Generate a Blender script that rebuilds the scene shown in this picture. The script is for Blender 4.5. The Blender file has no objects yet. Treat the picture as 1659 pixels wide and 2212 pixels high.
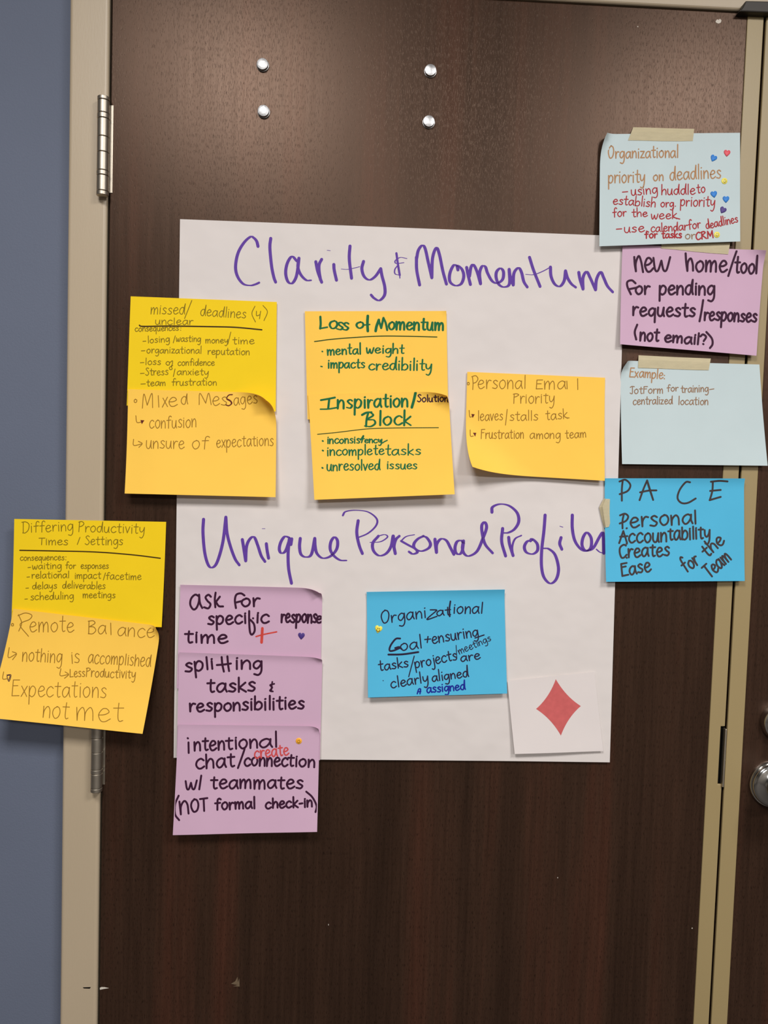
import bpy, bmesh, math, random
import numpy as np
from mathutils import Matrix, Vector
random.seed(7)
SC = bpy.context.scene
COL = SC.collection

# ------------------------------------------------------------------ camera
W_PX, H_PX, F_PX = 1659.0, 2212.0, 1660.36
CAM = np.array([0.3570, -1.1046, 1.4695])
_pitch, _roll, _yaw = -0.0513, 0.0313, 0.0354
_f = np.array([math.sin(_yaw)*math.cos(_pitch), math.cos(_yaw)*math.cos(_pitch), math.sin(_pitch)])
_r0 = np.array([math.cos(_yaw), -math.sin(_yaw), 0.0]); _u0 = np.cross(_r0, _f)
_r = math.cos(_roll)*_r0 + math.sin(_roll)*_u0
_u = -math.sin(_roll)*_r0 + math.cos(_roll)*_u0
cd = bpy.data.cameras.new('camera'); cam = bpy.data.objects.new('camera', cd); COL.objects.link(cam)
cd.sensor_fit = 'VERTICAL'; cd.sensor_height = 24.0; cd.lens = 24.0*F_PX/H_PX
cd.clip_start = 0.02
cam.matrix_world = Matrix(((_r[0], _u[0], -_f[0], CAM[0]), (_r[1], _u[1], -_f[1], CAM[1]), (_r[2], _u[2], -_f[2], CAM[2]), (0, 0, 0, 1)))
SC.camera = cam

# ------------------------------------------------------------------ light and exposure
SC.view_settings.view_transform = 'Standard'; SC.view_settings.look = 'None'
SC.view_settings.gamma = 1.0; SC.view_settings.use_curve_mapping = False
SC.view_settings.exposure = 0.0
wd = bpy.data.worlds.new('world'); SC.world = wd; wd.use_nodes = True
wd.node_tree.nodes['Background'].inputs[0].default_value = (1.0, 0.96, 0.9, 1)
wd.node_tree.nodes['Background'].inputs[1].default_value = 0.05
def ceiling_or_fill_lamp(x, y, power, sx=0.5, sy=0.62):
    l = bpy.data.lights.new('ceiling_or_fill_lamp', 'AREA'); l.shape = 'RECTANGLE'; l.size = sx; l.size_y = sy
    l.energy = power; l.color = (1.0, 0.985, 0.985)
    o = bpy.data.objects.new('ceiling_or_fill_lamp', l); COL.objects.link(o); o.location = (x, y, 2.735)
for lx, ly, lp in ((-0.06, -1.56, 37.5), (1.46, -1.62, 37.5), (0.55, -4.1, 73), (2.45, -4.1, 73)):  # far pair is unseen, added as fill to even the light lower down
    ceiling_or_fill_lamp(lx, ly, lp)

# ------------------------------------------------------------------ helpers
def at(px, py, y=0.0):
    """the point of the plane Y = y that stands at a place of the photograph"""
    d = _f + (px-W_PX/2)/F_PX*_r - (py-H_PX/2)/F_PX*_u
    return CAM + d*((y-CAM[1])/d[1])
def at_many(P, y=0.0):
    P = np.asarray(P, float)
    d = _f[None] + ((P[:, 0]-W_PX/2)/F_PX)[:, None]*_r[None] - ((P[:, 1]-H_PX/2)/F_PX)[:, None]*_u[None]
    return CAM[None] + d*((y-CAM[1])/d[:, 1])[:, None]
def lin(c):
    return tuple(((v/255.0)/12.92 if v/255.0 <= 0.04045 else ((v/255.0+0.055)/1.055)**2.4) for v in c)
def new_obj(name, verts, faces, mat=None, parent=None, origin=None, smooth=False):
    me = bpy.data.meshes.new(name)
    o = bpy.data.objects.new(name, me); COL.objects.link(o)
    po = np.array(parent['_o']) if parent is not None else None
    if parent is not None: origin = po
    if origin is None: origin = np.zeros(3)
    V = np.asarray(verts, float) - np.asarray(origin)[None]
    me.from_pydata(V.tolist(), [], faces); me.validate(); me.update()
    if mat: me.materials.append(mat)
    if parent is not None:
        o.parent = parent
    else:
        o.location = origin
    o['_o'] = [float(v) for v in origin]
    if smooth:
        for p in me.polygons: p.use_smooth = True
    return o
def tag(o, label=None, cat=None, group=None, kind=None):
    if label: o['label'] = label
    if cat: o['category'] = cat
    if group: o['group'] = group
    if kind: o['kind'] = kind
    return o
class MB:
    def __init__(s): s.v = []; s.f = []
    def add(s, v, f):
        n = len(s.v); s.v += [tuple(map(float, p)) for p in v]; s.f += [tuple(i+n for i in q) for q in f]
    def box(s, x0, x1, y0, y1, z0, z1):
        s.add([(x0, y0, z0), (x1, y0, z0), (x1, y1, z0), (x0, y1, z0), (x0, y0, z1), (x1, y0, z1), (x1, y1, z1), (x0, y1, z1)],
              [(0, 3, 2, 1), (4, 5, 6, 7), (0, 1, 5, 4), (1, 2, 6, 5), (2, 3, 7, 6), (3, 0, 4, 7)])
    def prism(s, pts, y0, y1):          # outline in XZ, extruded along Y
        n = len(pts)
        v = [(p[0], y0, p[1]) for p in pts]+[(p[0], y1, p[1]) for p in pts]
        s.add(v, [tuple(range(n)), tuple(range(2*n-1, n-1, -1))]+[(i, i+n, (i+1) % n+n, (i+1) % n) for i in range(n)])
    def lathe(s, prof, c, axis='z', n=40):   # profile of (radius, height)
        v = []; f = []
        for r, h in prof:
            for k in range(n):
                a = 2*math.pi*k/n
                if axis == 'z': v.append((c[0]+r*math.cos(a), c[1]+r*math.sin(a), c[2]+h))
                else: v.append((c[0]+r*math.cos(a), c[1]-h, c[2]+r*math.sin(a)))
        m = len(prof)
        for j in range(m-1):
            for k in range(n):
                f.append((j*n+k, j*n+(k+1) % n, (j+1)*n+(k+1) % n, (j+1)*n+k))
        f.append(tuple(range(n-1, -1, -1))); f.append(tuple((m-1)*n+k for k in range(n)))
        s.add(v, f)
    def build(s, name, mat, parent=None, origin=None, smooth=False, bevel=0.0, seg=2):
        o = new_obj(name, s.v, s.f, mat, parent, origin, smooth)
        b = bmesh.new(); b.from_mesh(o.data); bmesh.ops.recalc_face_normals(b, faces=b.faces[:]); b.to_mesh(o.data); b.free()
        if bevel:
            m = o.modifiers.new('bevel', 'BEVEL'); m.width = bevel; m.segments = seg; m.limit_method = 'ANGLE'; m.angle_limit = math.radians(40)
        if smooth:
            try: o.data.set_sharp_from_angle(angle=math.radians(38))
            except Exception: pass
        return o

# ------------------------------------------------------------------ materials
def principled(name, rgb, rough=0.6, metal=0.0, spec=0.5, var=0.0, scale=8.0, bump=0.0, bscale=300.0, stretch=(1, 1, 1), linear=False, bdist=.001):
    m = bpy.data.materials.new(name); m.use_nodes = True
    nt = m.node_tree; b = nt.nodes['Principled BSDF']
    c = rgb if linear else lin(rgb)
    b.inputs['Base Color'].default_value = (*c, 1)
    b.inputs['Roughness'].default_value = rough; b.inputs['Metallic'].default_value = metal
    b.inputs['Specular IOR Level'].default_value = spec
    tc = nt.nodes.new('ShaderNodeTexCoord'); mp = nt.nodes.new('ShaderNodeMapping'); mp.inputs['Scale'].default_value = stretch
    nt.links.new(tc.outputs['Object'], mp.inputs['Vector'])
    if var:
        nz = nt.nodes.new('ShaderNodeTexNoise'); nz.inputs['Scale'].default_value = scale; nz.inputs['Detail'].default_value = 4
        rp = nt.nodes.new('ShaderNodeMapRange'); rp.inputs['To Min'].default_value = 1-var; rp.inputs['To Max'].default_value = 1+var
        rp.inputs['From Min'].default_value = .3; rp.inputs['From Max'].default_value = .7
        hs = nt.nodes.new('ShaderNodeHueSaturation'); hs.inputs['Color'].default_value = (*c, 1)
        nt.links.new(mp.outputs['Vector'], nz.inputs['Vector']); nt.links.new(nz.outputs['Fac'], rp.inputs['Value'])
        nt.links.new(rp.outputs['Result'], hs.inputs['Value']); nt.links.new(hs.outputs['Color'], b.inputs['Base Color'])
    if bump:
        n2 = nt.nodes.new('ShaderNodeTexNoise'); n2.inputs['Scale'].default_value = bscale; n2.inputs['Detail'].default_value = 3
        bp = nt.nodes.new('ShaderNodeBump'); bp.inputs['Strength'].default_value = bump; bp.inputs['Distance'].default_value = bdist
        nt.links.new(mp.outputs['Vector'], n2.inputs['Vector']); nt.links.new(n2.outputs['Fac'], bp.inputs['Height'])
        nt.links.new(bp.outputs['Normal'], b.inputs['Normal'])
    return m
def wood_material():
    m = bpy.data.materials.new('dark_walnut_veneer'); m.use_nodes = True
    nt = m.node_tree; N = nt.nodes.new; L = nt.links.new; b = nt.nodes['Principled BSDF']
    tc = N('ShaderNodeTexCoord')
    def noise(sx, sy, sz, scale, detail, rough=0.55):
        mp = N('ShaderNodeMapping'); mp.inputs['Scale'].default_value = (sx, sy, sz); L(tc.outputs['Object'], mp.inputs['Vector'])
        z = N('ShaderNodeTexNoise'); z.inputs['Scale'].default_value = scale; z.inputs['Detail'].default_value = detail; z.inputs['Roughness'].default_value = rough
        L(mp.outputs['Vector'], z.inputs['Vector']); return z
    band = noise(9, 1, 0.35, 2.0, 4)             # broad figure
    fine = noise(60, 1, 1.6, 3.0, 5, 0.7)          # grain lines
    pore = noise(330, 1, 34.0, 4.0, 1.5, 0.45)         # open pores
    cr = N('ShaderNodeValToRGB'); e = cr.color_ramp.elements
    e[0].position = 0.30; e[0].color = (*WOOD[0], 1)
    e[1].position = 0.72; e[1].color = (*WOOD[1], 1)
    k = e.new(0.52); k.color = (*WOOD[2], 1)
    L(band.outputs['Fac'], cr.inputs['Fac'])
    mr = N('ShaderNodeMapRange'); mr.inputs['From Min'].default_value = .3; mr.inputs['From Max'].default_value = .7
    mr.inputs['To Min'].default_value = .74; mr.inputs['To Max'].default_value = 1.26; L(fine.outputs['Fac'], mr.inputs['Value'])
    pr = N('ShaderNodeMapRange'); pr.inputs['From Min'].default_value = .30; pr.inputs['From Max'].default_value = .42
    pr.inputs['To Min'].default_value = .30; pr.inputs['To Max'].default_value = 1.0; L(pore.outputs['Fac'], pr.inputs['Value'])
    mu = N('ShaderNodeMath'); mu.operation = 'MULTIPLY'; L(mr.outputs['Result'], mu.inputs[0]); L(pr.outputs['Result'], mu.inputs[1])
    hs = N('ShaderNodeHueSaturation'); L(cr.outputs['Color'], hs.inputs['Color']); L(mu.outputs['Value'], hs.inputs['Value'])
    L(hs.outputs['Color'], b.inputs['Base Color'])
    bp = N('ShaderNodeBump'); bp.inputs['Strength'].default_value = .22; bp.inputs['Distance'].default_value = .0004
    L(pr.outputs['Result'], bp.inputs['Height']); L(bp.outputs['Normal'], b.inputs['Normal'])
    rr = N('ShaderNodeMapRange'); rr.inputs['To Min'].default_value = .29; rr.inputs['To Max'].default_value = .40; L(fine.outputs['Fac'], rr.inputs['Value'])
    L(rr.outputs['Result'], b.inputs['Roughness'])
    b.inputs['Specular IOR Level'].default_value = 0.42; b.inputs['Specular Tint'].default_value = (1.0, 0.66, 0.48, 1)
    return m
def tape_material():
    m = principled('masking_tape', (218, 204, 166), 0.7, var=.05, scale=60, bump=.4, bscale=500, stretch=(1, 1, 4))
    nt = m.node_tree; b = nt.nodes['Principled BSDF']; out = nt.nodes['Material Output']
    tr = nt.nodes.new('ShaderNodeBsdfTransparent'); mx = nt.nodes.new('ShaderNodeMixShader'); mx.inputs[0].default_value = .28
    nt.links.new(b.outputs[0], mx.inputs[1]); nt.links.new(tr.outputs[0], mx.inputs[2]); nt.links.new(mx.outputs[0], out.inputs['Surface'])
    return m
WOOD = ((.022, .0116, .0073), (.056, .0210, .0124), (.036, .0180, .0110))
M = {}
M['wood'] = wood_material()
M['blue_wall'] = principled('slate_blue_paint', (100, 107, 124), .75, var=.03, scale=6, bump=.25, bscale=420)
M['frame'] = principled('beige_frame_enamel', (184, 166, 139), .42, var=.02, scale=5, bump=.08, bscale=160, stretch=(3, 1, .6))
M['strip'] = principled('tan_edge_enamel', (158, 138, 96), .45, var=.02, scale=5, bump=.05, bscale=150, stretch=(3, 1, .6))
M['white_wall'] = principled('off_white_paint', (128, 122, 115), .85, var=.02)
M['ceiling'] = principled('ceiling_tile', (150, 148, 143), .9, var=.03, scale=40)
M['carpet'] = principled('grey_carpet', (70, 66, 63), .95, var=.15, scale=90)
M['dark'] = principled('dark_gap', (9, 8, 7), .9, spec=.05, var=.05)
M['nickel'] = principled('satin_nickel', (188, 178, 162), .46, metal=1.0, var=.04, scale=12, bump=.04, bscale=200, stretch=(1, 1, 6))
M['steel'] = principled('machined_steel', (186, 185, 184), .40, metal=1.0, var=.08, scale=260, bump=.22, bscale=300)
M['chrome'] = principled('polished_steel', (205, 203, 198), .14, metal=1.0, var=.02)
M['black_metal'] = principled('dark_bronze_metal', (52, 47, 42), .5, metal=.4, var=.1, scale=30)
M['chip'] = principled('bare_wood_chip', (215, 205, 190), .8, var=.1, scale=300)
M['scuff'] = principled('veneer_scuff', (104, 86, 64), .8, var=.1, scale=300)
M['paper'] = principled('white_poster_paper', (221, 212, 206), .75, spec=.3, var=.012, scale=9, bump=.7, bscale=7, bdist=.010)
M['card'] = principled('white_card_paper', (224, 214, 209), .7, spec=.3, var=.01, scale=20)
def note_mat(name, rgb): return principled(name, rgb, .75, spec=.25, var=.02, scale=14)
M['yellow'] = note_mat('yellow_note_paper', (246, 207, 22))
M['orange'] = note_mat('orange_note_paper', (255, 203, 82))
M['purple'] = note_mat('lilac_note_paper', (207, 170, 192))
M['pale'] = note_mat('pale_blue_note_paper', (197, 211, 211))
M['blue'] = note_mat('bright_blue_note_paper', (83, 182, 218))
M['tape'] = tape_material()
INK = dict(violet=(98, 63, 156), olive=(134, 112, 22), brownline=(62, 44, 12), ochre=(156, 114, 36), darkred=(96, 34, 26), green=(24, 104, 62),
           greenline=(44, 74, 28), plum=(58, 24, 48), tan=(176, 132, 92), red=(168, 48, 52), greytan=(150, 118, 92), charcoal=(66, 58, 58),
           navy=(42, 34, 58), blueink=(24, 36, 140), cross=(206, 72, 62), create=(206, 78, 78), diamond=(203, 99, 97), blacksol=(62, 34, 50))
INKM = {}
def ink(k):
    if k not in INKM: INKM[k] = principled('ink_'+k, INK[k], .6, spec=.15, var=.06, scale=120)
    return INKM[k]

# ------------------------------------------------------------------ the room
WALL_Y = 0.020                      # the frame stands this far in front of the wall
X0, X1, YB, ZC = -2.6, 3.6, -5.6, 2.75
F_L, F_T = -0.0575, 2.134+0.003+0.051
GAP0, GAP1 = 0.9120, 0.9158         # the slit between the two leaves
D2R = 1.830
DTOP = 2.134
b = MB()
b.box(X0, F_L+.004, WALL_Y, WALL_Y+.14, 0, ZC); b.box(D2R+.054, X1, WALL_Y, WALL_Y+.14, 0, ZC)
b.box(F_L+.004, D2R+.054, WALL_Y, WALL_Y+.14, F_T-.004, ZC)
tag(b.build('wall_back', M['blue_wall'], origin=(0, 0, 0)), 'slate blue painted wall left of the beige door frame', 'wall', kind='structure')
b = MB(); b.box(X0, X1, YB, WALL_Y+.14, -.05, 0); tag(b.build('floor', M['carpet'], origin=(0, 0, 0)), 'grey carpet floor of the room in front of the doors', 'floor', kind='structure')
b = MB(); b.box(X0, X1, YB, WALL_Y+.14, ZC, ZC+.05); tag(b.build('ceiling', M['ceiling'], origin=(0, 0, ZC)), 'white ceiling above the doors', 'ceiling', kind='structure')
b = MB(); b.box(X0-.1, X0, YB, WALL_Y+.14, 0, ZC); tag(b.build('wall_left', M['white_wall'], origin=(X0, 0, 0)), 'off-white side wall far left of the doors', 'wall', kind='structure')
b = MB(); b.box(X1, X1+.1, YB, WALL_Y+.14, 0, ZC); tag(b.build('wall_right', M['white_wall'], origin=(X1, 0, 0)), 'off-white side wall far right of the doors', 'wall', kind='structure')
b = MB(); b.box(X0, X1, YB-.1, YB, 0, ZC); tag(b.build('wall_front', M['white_wall'], origin=(0, YB, 0)), 'off-white wall facing the doors', 'wall', kind='structure')

# steel frame: two jambs and a head, with the rebate the leaves close against
b = MB()
fl, fr = F_L, -0.0035
def jamb_profile(xa, xb):
    b.box(xa, xb, -.0005, .135, 0, F_T)
jamb_profile(fl, fr); jamb_profile(D2R+.003, D2R+.0565)
b.box(fl, D2R+.0565, -.0005, .135, DTOP+.0038, F_T)
b.box(fr, D2R+.003, .062, .135, 0, DTOP+.003)
tr = b.build('trim_1', M['frame'], origin=(0, 0, 0), bevel=.0048, seg=4)
tag(tr, 'beige painted steel door frame around both leaves', 'door frame', kind='structure')
def quadmesh(pts, y, name, mat, parent, depth=.0004):
    m = MB(); m.prism(pts, y, y+depth); return m.build(name, mat, parent)
def px_poly(P, y): return [(q[0], q[2]) for q in at_many(P, y)]
quadmesh(px_poly([(179, 2133), (196, 2132.5), (194, 2135.5), (181, 2135)], -.0008), -.0009, 'scratch', M['dark'], tr)

# left leaf
b = MB(); b.prism([(0, .008), (GAP0-.0004, .008), (GAP0-.0004, DTOP-.001), (0, DTOP-.001)], .0036, .0445)
b.box(0, .8885, 0, .0036, .008, DTOP)
d1 = b.build('door_1', M['wood'], origin=(0, 0, 0), bevel=.0012)
tag(d1, 'dark brown wooden door leaf carrying the white poster, hinged on the left', 'door', kind='structure')
za, zb = at(1564, 1569)[2], at(1560, 1694)[2]; nx = GAP0-.0062
b = MB(); b.prism([(.8885, .008), (GAP0, .008), (GAP0, zb), (nx, zb), (nx, za), (GAP0, za), (GAP0, DTOP-.001), (.8885, DTOP-.001)], -.0006, .0036)
st = b.build('edge_strip', M['strip'], d1, bevel=.0010, seg=2); st['label'] = 'tan painted metal edge strip'
# right leaf
b = MB(); b.box(.9405, D2R, 0, .0036, .008, DTOP); b.box(GAP1+.0004, D2R, .0036, .0445, .008, DTOP-.001)
d2 = b.build('door_2', M['wood'], origin=(GAP1, 0, 0), bevel=.0012)
tag(d2, 'dark brown wooden door leaf on the right with the round silver knob', 'door', kind='structure')
b = MB(); b.box(GAP1, .9405, -.0006, .0036, .008, DTOP-.001)
st2 = b.build('edge_strip', M['strip'], d2, bevel=.0010, seg=2); st2['label'] = 'tan painted metal edge strip'
# strike plate lip set in the left leaf's strip
b = MB(); b.box(nx, GAP0-.0003, .0028, .0037, zb, za)
o = b.build('strike_recess_shade', M['dark'], d1)  # near-black plate in the notch, the recess's shade put into its colour
b = MB(); b.box(GAP0-.0010, GAP0+.0016, -.0042, .004, zb-.003, za-.003)
o = b.build('strike_lip', M['nickel'], d1, bevel=.0006); o['label'] = 'bright metal lip of the strike plate'

# through bolts near the top of the left leaf
for px, py in ((567, 138.5), (569, 239.5), (930, 151.5), (926.5, 262)):
    c = at(px, py, -.004)
    r = .0080
    b = MB(); b.lathe([(r+.0006, -.004), (r+.0006, -.0026), (r, -.0024), (r, .0004), (r*.95, .0012), (r*.7, .0017), (r*.35, .0021), (r*.12, .0022)], (c[0], c[1], c[2]), 'y', 36)
    b.build('bolt_head', M['steel'], d1, smooth=True)

# chips and scratches in the veneer
def chip(P, par, mat='chip'):
    q = px_poly(P, -.0002); m = MB(); m.prism(q, -.0003, .0002); m.build('paint_chip' if mat == 'chip' else 'scuff', M[mat], par)
chip([(1545.5, 46), (1549, 42), (1553, 43), (1555, 40.5), (1558.5, 44), (1557, 49), (1552, 51), (1547, 49)], d1)
chip([(1376.5, 57), (1378, 56), (1379, 58), (1377.5, 59)], d1)
chip([(215.5, 2134), (219, 2132.3), (226, 2132.6), (235, 2134.5), (225, 2136), (216, 2138)], d1)
chip([(499, 2125), (508, 2120), (513, 2110), (514, 2122), (517, 2113), (517.5, 2131), (504, 2130.5), (514, 2128)], d1, 'scuff')
chip([(1494, 2004.5), (1496, 2004), (1496, 2006), (1494.3, 2006.3)], d1)
chip([(1204, 1895), (1205.5, 1895), (1205.3, 1897), (1204, 1897)], d1)
chip([(709, 1996), (710, 1996), (710.2, 1999), (709.2, 1999)], d1)

# hinges
def hinge(ztop_px, cx_px):
    c = at(cx_px, ztop_px, -.0085)
    L = .1335; zt = c[2]; x = c[0]; y = -.0085; R = .0080
    b = MB(); b.box(x, .0042, -.0014, .0006, zt-L+.0075, zt-.0075)
    b.box(-.0034, -.0006, .0, .03, zt-L+.0075, zt-.0075)
    h = b.build('hinge', M['nickel'], d1); h['label'] = 'satin nickel ball bearing hinge'
    cuts = [0.0, .0055, .0228, .0300, .0545, .0752, .1000, .1065, .1275, L]
    for i in range(len(cuts)-1):
        a, e = cuts[i], cuts[i+1]; n = 'knuckle' if (e-a) > .01 else ('hinge_cap' if i in (0, len(cuts)-2) else 'bearing_ring')
        r = R if n == 'knuckle' else R*1.03; g = .0005
        m = MB(); m.lathe([(r-.0007, -e+g*.5), (r, -e+g+.0004), (r, -a-g-.0004), (r-.0007, -a-g*.5)], (x, y, zt), 'z', 32)
        m.build(n, M['nickel'], h, smooth=True)
    m = MB(); m.lathe([(R*.8, -L+.0005), (R*.8, -.0005)], (x, y, zt), 'z', 24); m.build('hinge_pin', M['dark'], h)
hinge(209.5, 224)
hinge(1512, 210.5)

# knob and deadbolt on the right leaf
c = at(1673, 1697, -.008)
b = MB(); b.lathe([(.0350, 0), (.0350, .0035), (.0338, .0052)], (c[0], 0, c[2]), 'y', 64)
kn = b.build('door_knob', M['chrome'], d2, smooth=True); kn['label'] = 'round polished steel door knob'
m = MB(); m.lathe([(.0325, .005), (.0325, .0085), (.0312, .0105), (.027, .0122), (.019, .0140), (.0165, .0165), (.0160, .030)], (c[0], 0, c[2]), 'y', 64)
m.build('rose', M['chrome'], kn, smooth=True)
m = MB(); m.lathe([(.0155, .028), (.021, .034), (.0262, .044), (.0272, .053), (.0255, .061), (.020, .066), (.012, .0675), (.004, .068)], (c[0], 0, c[2]), 'y', 64)
m.build('knob_grip', M['chrome'], kn, smooth=True)
c = at(1690, 1563, -.012)
b = MB(); b.lathe([(.0275, 0), (.0275, .009), (.0262, .0125), (.0238, .0135), (.0225, .0120), (.0175, .0112), (.0172, .016), (.015, .0175)], (c[0], 0, c[2]), 'y', 64)
db = b.build('deadbolt', M['chrome'], d2, smooth=True); db['label'] = 'round silver deadbolt above the knob'

# dark bracket under the head of the frame
P = [(1609.6, 3.2), (1700, 5), (1700, 30), (1659, 28.6), (1595.7, 26), (1603, 17)]
q = px_poly(P, -.010)
b = MB(); b.prism(q, -.012, .004)
o = b.build('latch_bracket', M['black_metal'], origin=(q[0][0], 0, q[0][1]), bevel=.0015)
tag(o, 'dark metal bracket at the head of the door frame, top right', 'bracket')

# ------------------------------------------------------------------ paper that can lift and curl
class Sheet:
    """a sheet given by its four flat corners; it lifts away from the door and its corners roll forward"""
    def __init__(s, tl, tr, bl, br, base, lift=(.0, .0), pw=2.0, rolls=(), wave=.0004, seed=0):
        s.base, s.lift, s.pw, s.wave, s.seed = base, lift, pw, wave, seed
        ys = (-base, -base, -base-lift[0], -base-lift[1])
        c = [at(p[0], p[1], y) for p, y in zip((tl, tr, bl, br), ys)]
        s.c = [np.array((q[0], q[2])) for q in c]
        s.rolls = []
        for k, ang, d, R in rolls:        # corner, outward direction in degrees, reach of the roll, radius
            n = np.array((math.cos(math.radians(ang)), math.sin(math.radians(ang))))
            s.rolls.append((s.c[k], n, d, R))
    def grid(s, u, v):
        tl, tr, bl, br = s.c
        return ((1-u)*(1-v))[:, None]*tl+(u*(1-v))[:, None]*tr+((1-u)*v)[:, None]*bl+(u*v)[:, None]*br
    def uv(s, p):
        tl, tr, bl, br = s.c
        ex, ey = (tr-tl+br-bl)/2, (bl-tl+br-tr)/2; o = (tl+tr+bl+br)/4
        A = np.linalg.inv(np.stack([ex, ey], 1)); q = (p-o)@A.T
        return q[:, 0]+.5, q[:, 1]+.5
    def place(s, p, off=0.0):
        """flat sheet point -> point in the room, off metres in front of the paper"""
        u, v = s.uv(p); uc, vc = np.clip(u, 0, 1), np.clip(v, 0, 1)
        h = s.base+(s.lift[0]*(1-uc)+s.lift[1]*uc)*vc**s.pw
        h = h+s.wave*np.sin(7.1*u+1.3*s.seed)*np.sin(3.7*v+.9*s.seed)*np.minimum(1, 3*vc)
        x, z = p[:, 0].copy(), p[:, 1].copy(); nx = np.zeros_like(x); nz = np.zeros_like(x); ny = np.ones_like(x)
        for c0, n, d, R in s.rolls:
            t = (p-c0[None])@n+d
            t = np.maximum(t, 0); a = t/R
            sh = t-R*np.sin(a)
            x -= n[0]*sh; z -= n[1]*sh; h = h+R*(1-np.cos(a))
            nx -= n[0]*np.sin(a); nz -= n[1]*np.sin(a); ny = ny*np.cos(a)
        return np.stack([x+off*nx, -(h+off*ny), z+off*nz], 1)
    def find(s, P):
        """flat sheet points that are seen at places of the photograph"""
        T = at_many(P); t = T[:, [0, 2]]; p = t.copy()
        for _ in range(12):
            w = s.place(p)
            k = CAM[1]/(CAM[1]-w[:, 1])
            app = CAM[None]+(w-CAM[None])*k[:, None]
            p = p+.7*(t-app[:, [0, 2]])
        u, v = s.uv(p)
        return p
    def build(s, name, mat, nu=44, nv=34, th=.00025, parent=None):
        U, V = np.meshgrid(np.linspace(0, 1, nu+1), np.linspace(0, 1, nv+1))
        p = s.grid(U.ravel(), V.ravel())
        F = s.place(p, th); B = s.place(p, 0.0); n = len(p); w = nu+1
        f = []
        for j in range(nv):
            for i in range(nu):
                a = j*w+i; q = (a, a+w, a+w+1, a+1); f.append(q); f.append(tuple(x+n for x in reversed(q)))
        rim = [i for i in range(w)]+[j*w+nu for j in range(1, nv+1)]+[nv*w+i for i in range(nu-1, -1, -1)]+[j*w for j in range(nv-1, 0, -1)]
        for k in range(len(rim)):
            a, c = rim[k], rim[(k+1) % len(rim)]; f.append((a, c, c+n, a+n))
        org = s.place(s.grid(np.array([.5]), np.array([0.0])))[0]
        o = new_obj(name, np.concatenate([F, B]), f, mat, parent, org, smooth=True)
        try: o.data.set_sharp_from_angle(angle=math.radians(50))
        except Exception: pass
        return o
TH = .00025

# ------------------------------------------------------------------ pen strokes
def crom(P, n=7):
    P = [np.array(p, float) for p in P]
    if len(P) < 3: return P
    Q = [2*P[0]-P[1]]+P+[2*P[-1]-P[-2]]; out = []
    for i in range(1, len(Q)-2):
        a, b_, c, d = Q[i-1], Q[i], Q[i+1], Q[i+2]
        for k in range(n):
            t = k/n
            out.append(.5*((2*b_)+(c-a)*t+(2*a-5*b_+4*c-d)*t*t+(3*b_-a-3*c+d)*t**3))
    out.append(P[-1]); return out
def parse(txt):
    """strokes parted by |, points by blanks; ! before a point makes a sharp turn there"""
    S = []
    for st in txt.split('|'):
        cur = []
        for tok in st.split():
            sharp = tok[0] == '!'
            x, y = tok.lstrip('!').split(',')
            cur.append((float(x), float(y)))
            if sharp: S.append(cur); cur = [cur[-1]]
        if cur: S.append(cur)
    return [s for s in S if s]
def ribbon(poly, w, nib=None, wmin=.4):
    """outline faces in photo pixels of one stroke w wide, round at its ends; nib = edge direction of a chisel tip in degrees"""
    P = np.array(poly, float)
    if len(P) == 1: P = np.array([P[0], P[0]+(w*.2, 0)])
    keep = [0]
    for i in range(1, len(P)):
        if np.hypot(*(P[i]-P[keep[-1]])) > .25: keep.append(i)
    P = P[keep]
    if len(P) == 1: P = np.array([P[0], P[0]+(.3, 0)])
    T = np.gradient(P, axis=0); T /= np.maximum(np.hypot(T[:, 0], T[:, 1]), 1e-6)[:, None]
    Nn = np.stack([-T[:, 1], T[:, 0]], 1)
    if nib is None: hw = np.full(len(P), w/2)
    else:
        a = math.radians(nib); s_ = np.abs(T[:, 0]*math.sin(a)-T[:, 1]*math.cos(a))
        hw = w/2*(wmin+(1-wmin)*s_)
    Lf, Rt = P+Nn*hw[:, None], P-Nn*hw[:, None]
    v = []; f = []
    for i in range(len(P)): v += [tuple(Lf[i]), tuple(Rt[i])]
    for i in range(len(P)-1): f.append((2*i, 2*i+1, 2*i+3, 2*i+2))
    for e, sg in ((0, -1), (len(P)-1, 1)):
        base = len(v); c = P[e]; h = hw[e]; arc = []
        for k in range(1, 5):
            a = math.pi*k/5
            arc.append(c+Nn[e]*h*math.cos(a)+T[e]*sg*h*math.sin(a))
        v += [tuple(q) for q in arc]
        loop = [2*e]+[base+k for k in range(4)]+[2*e+1]
        f.append(tuple(loop))
    return v, f
GLYPH = {}
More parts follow.
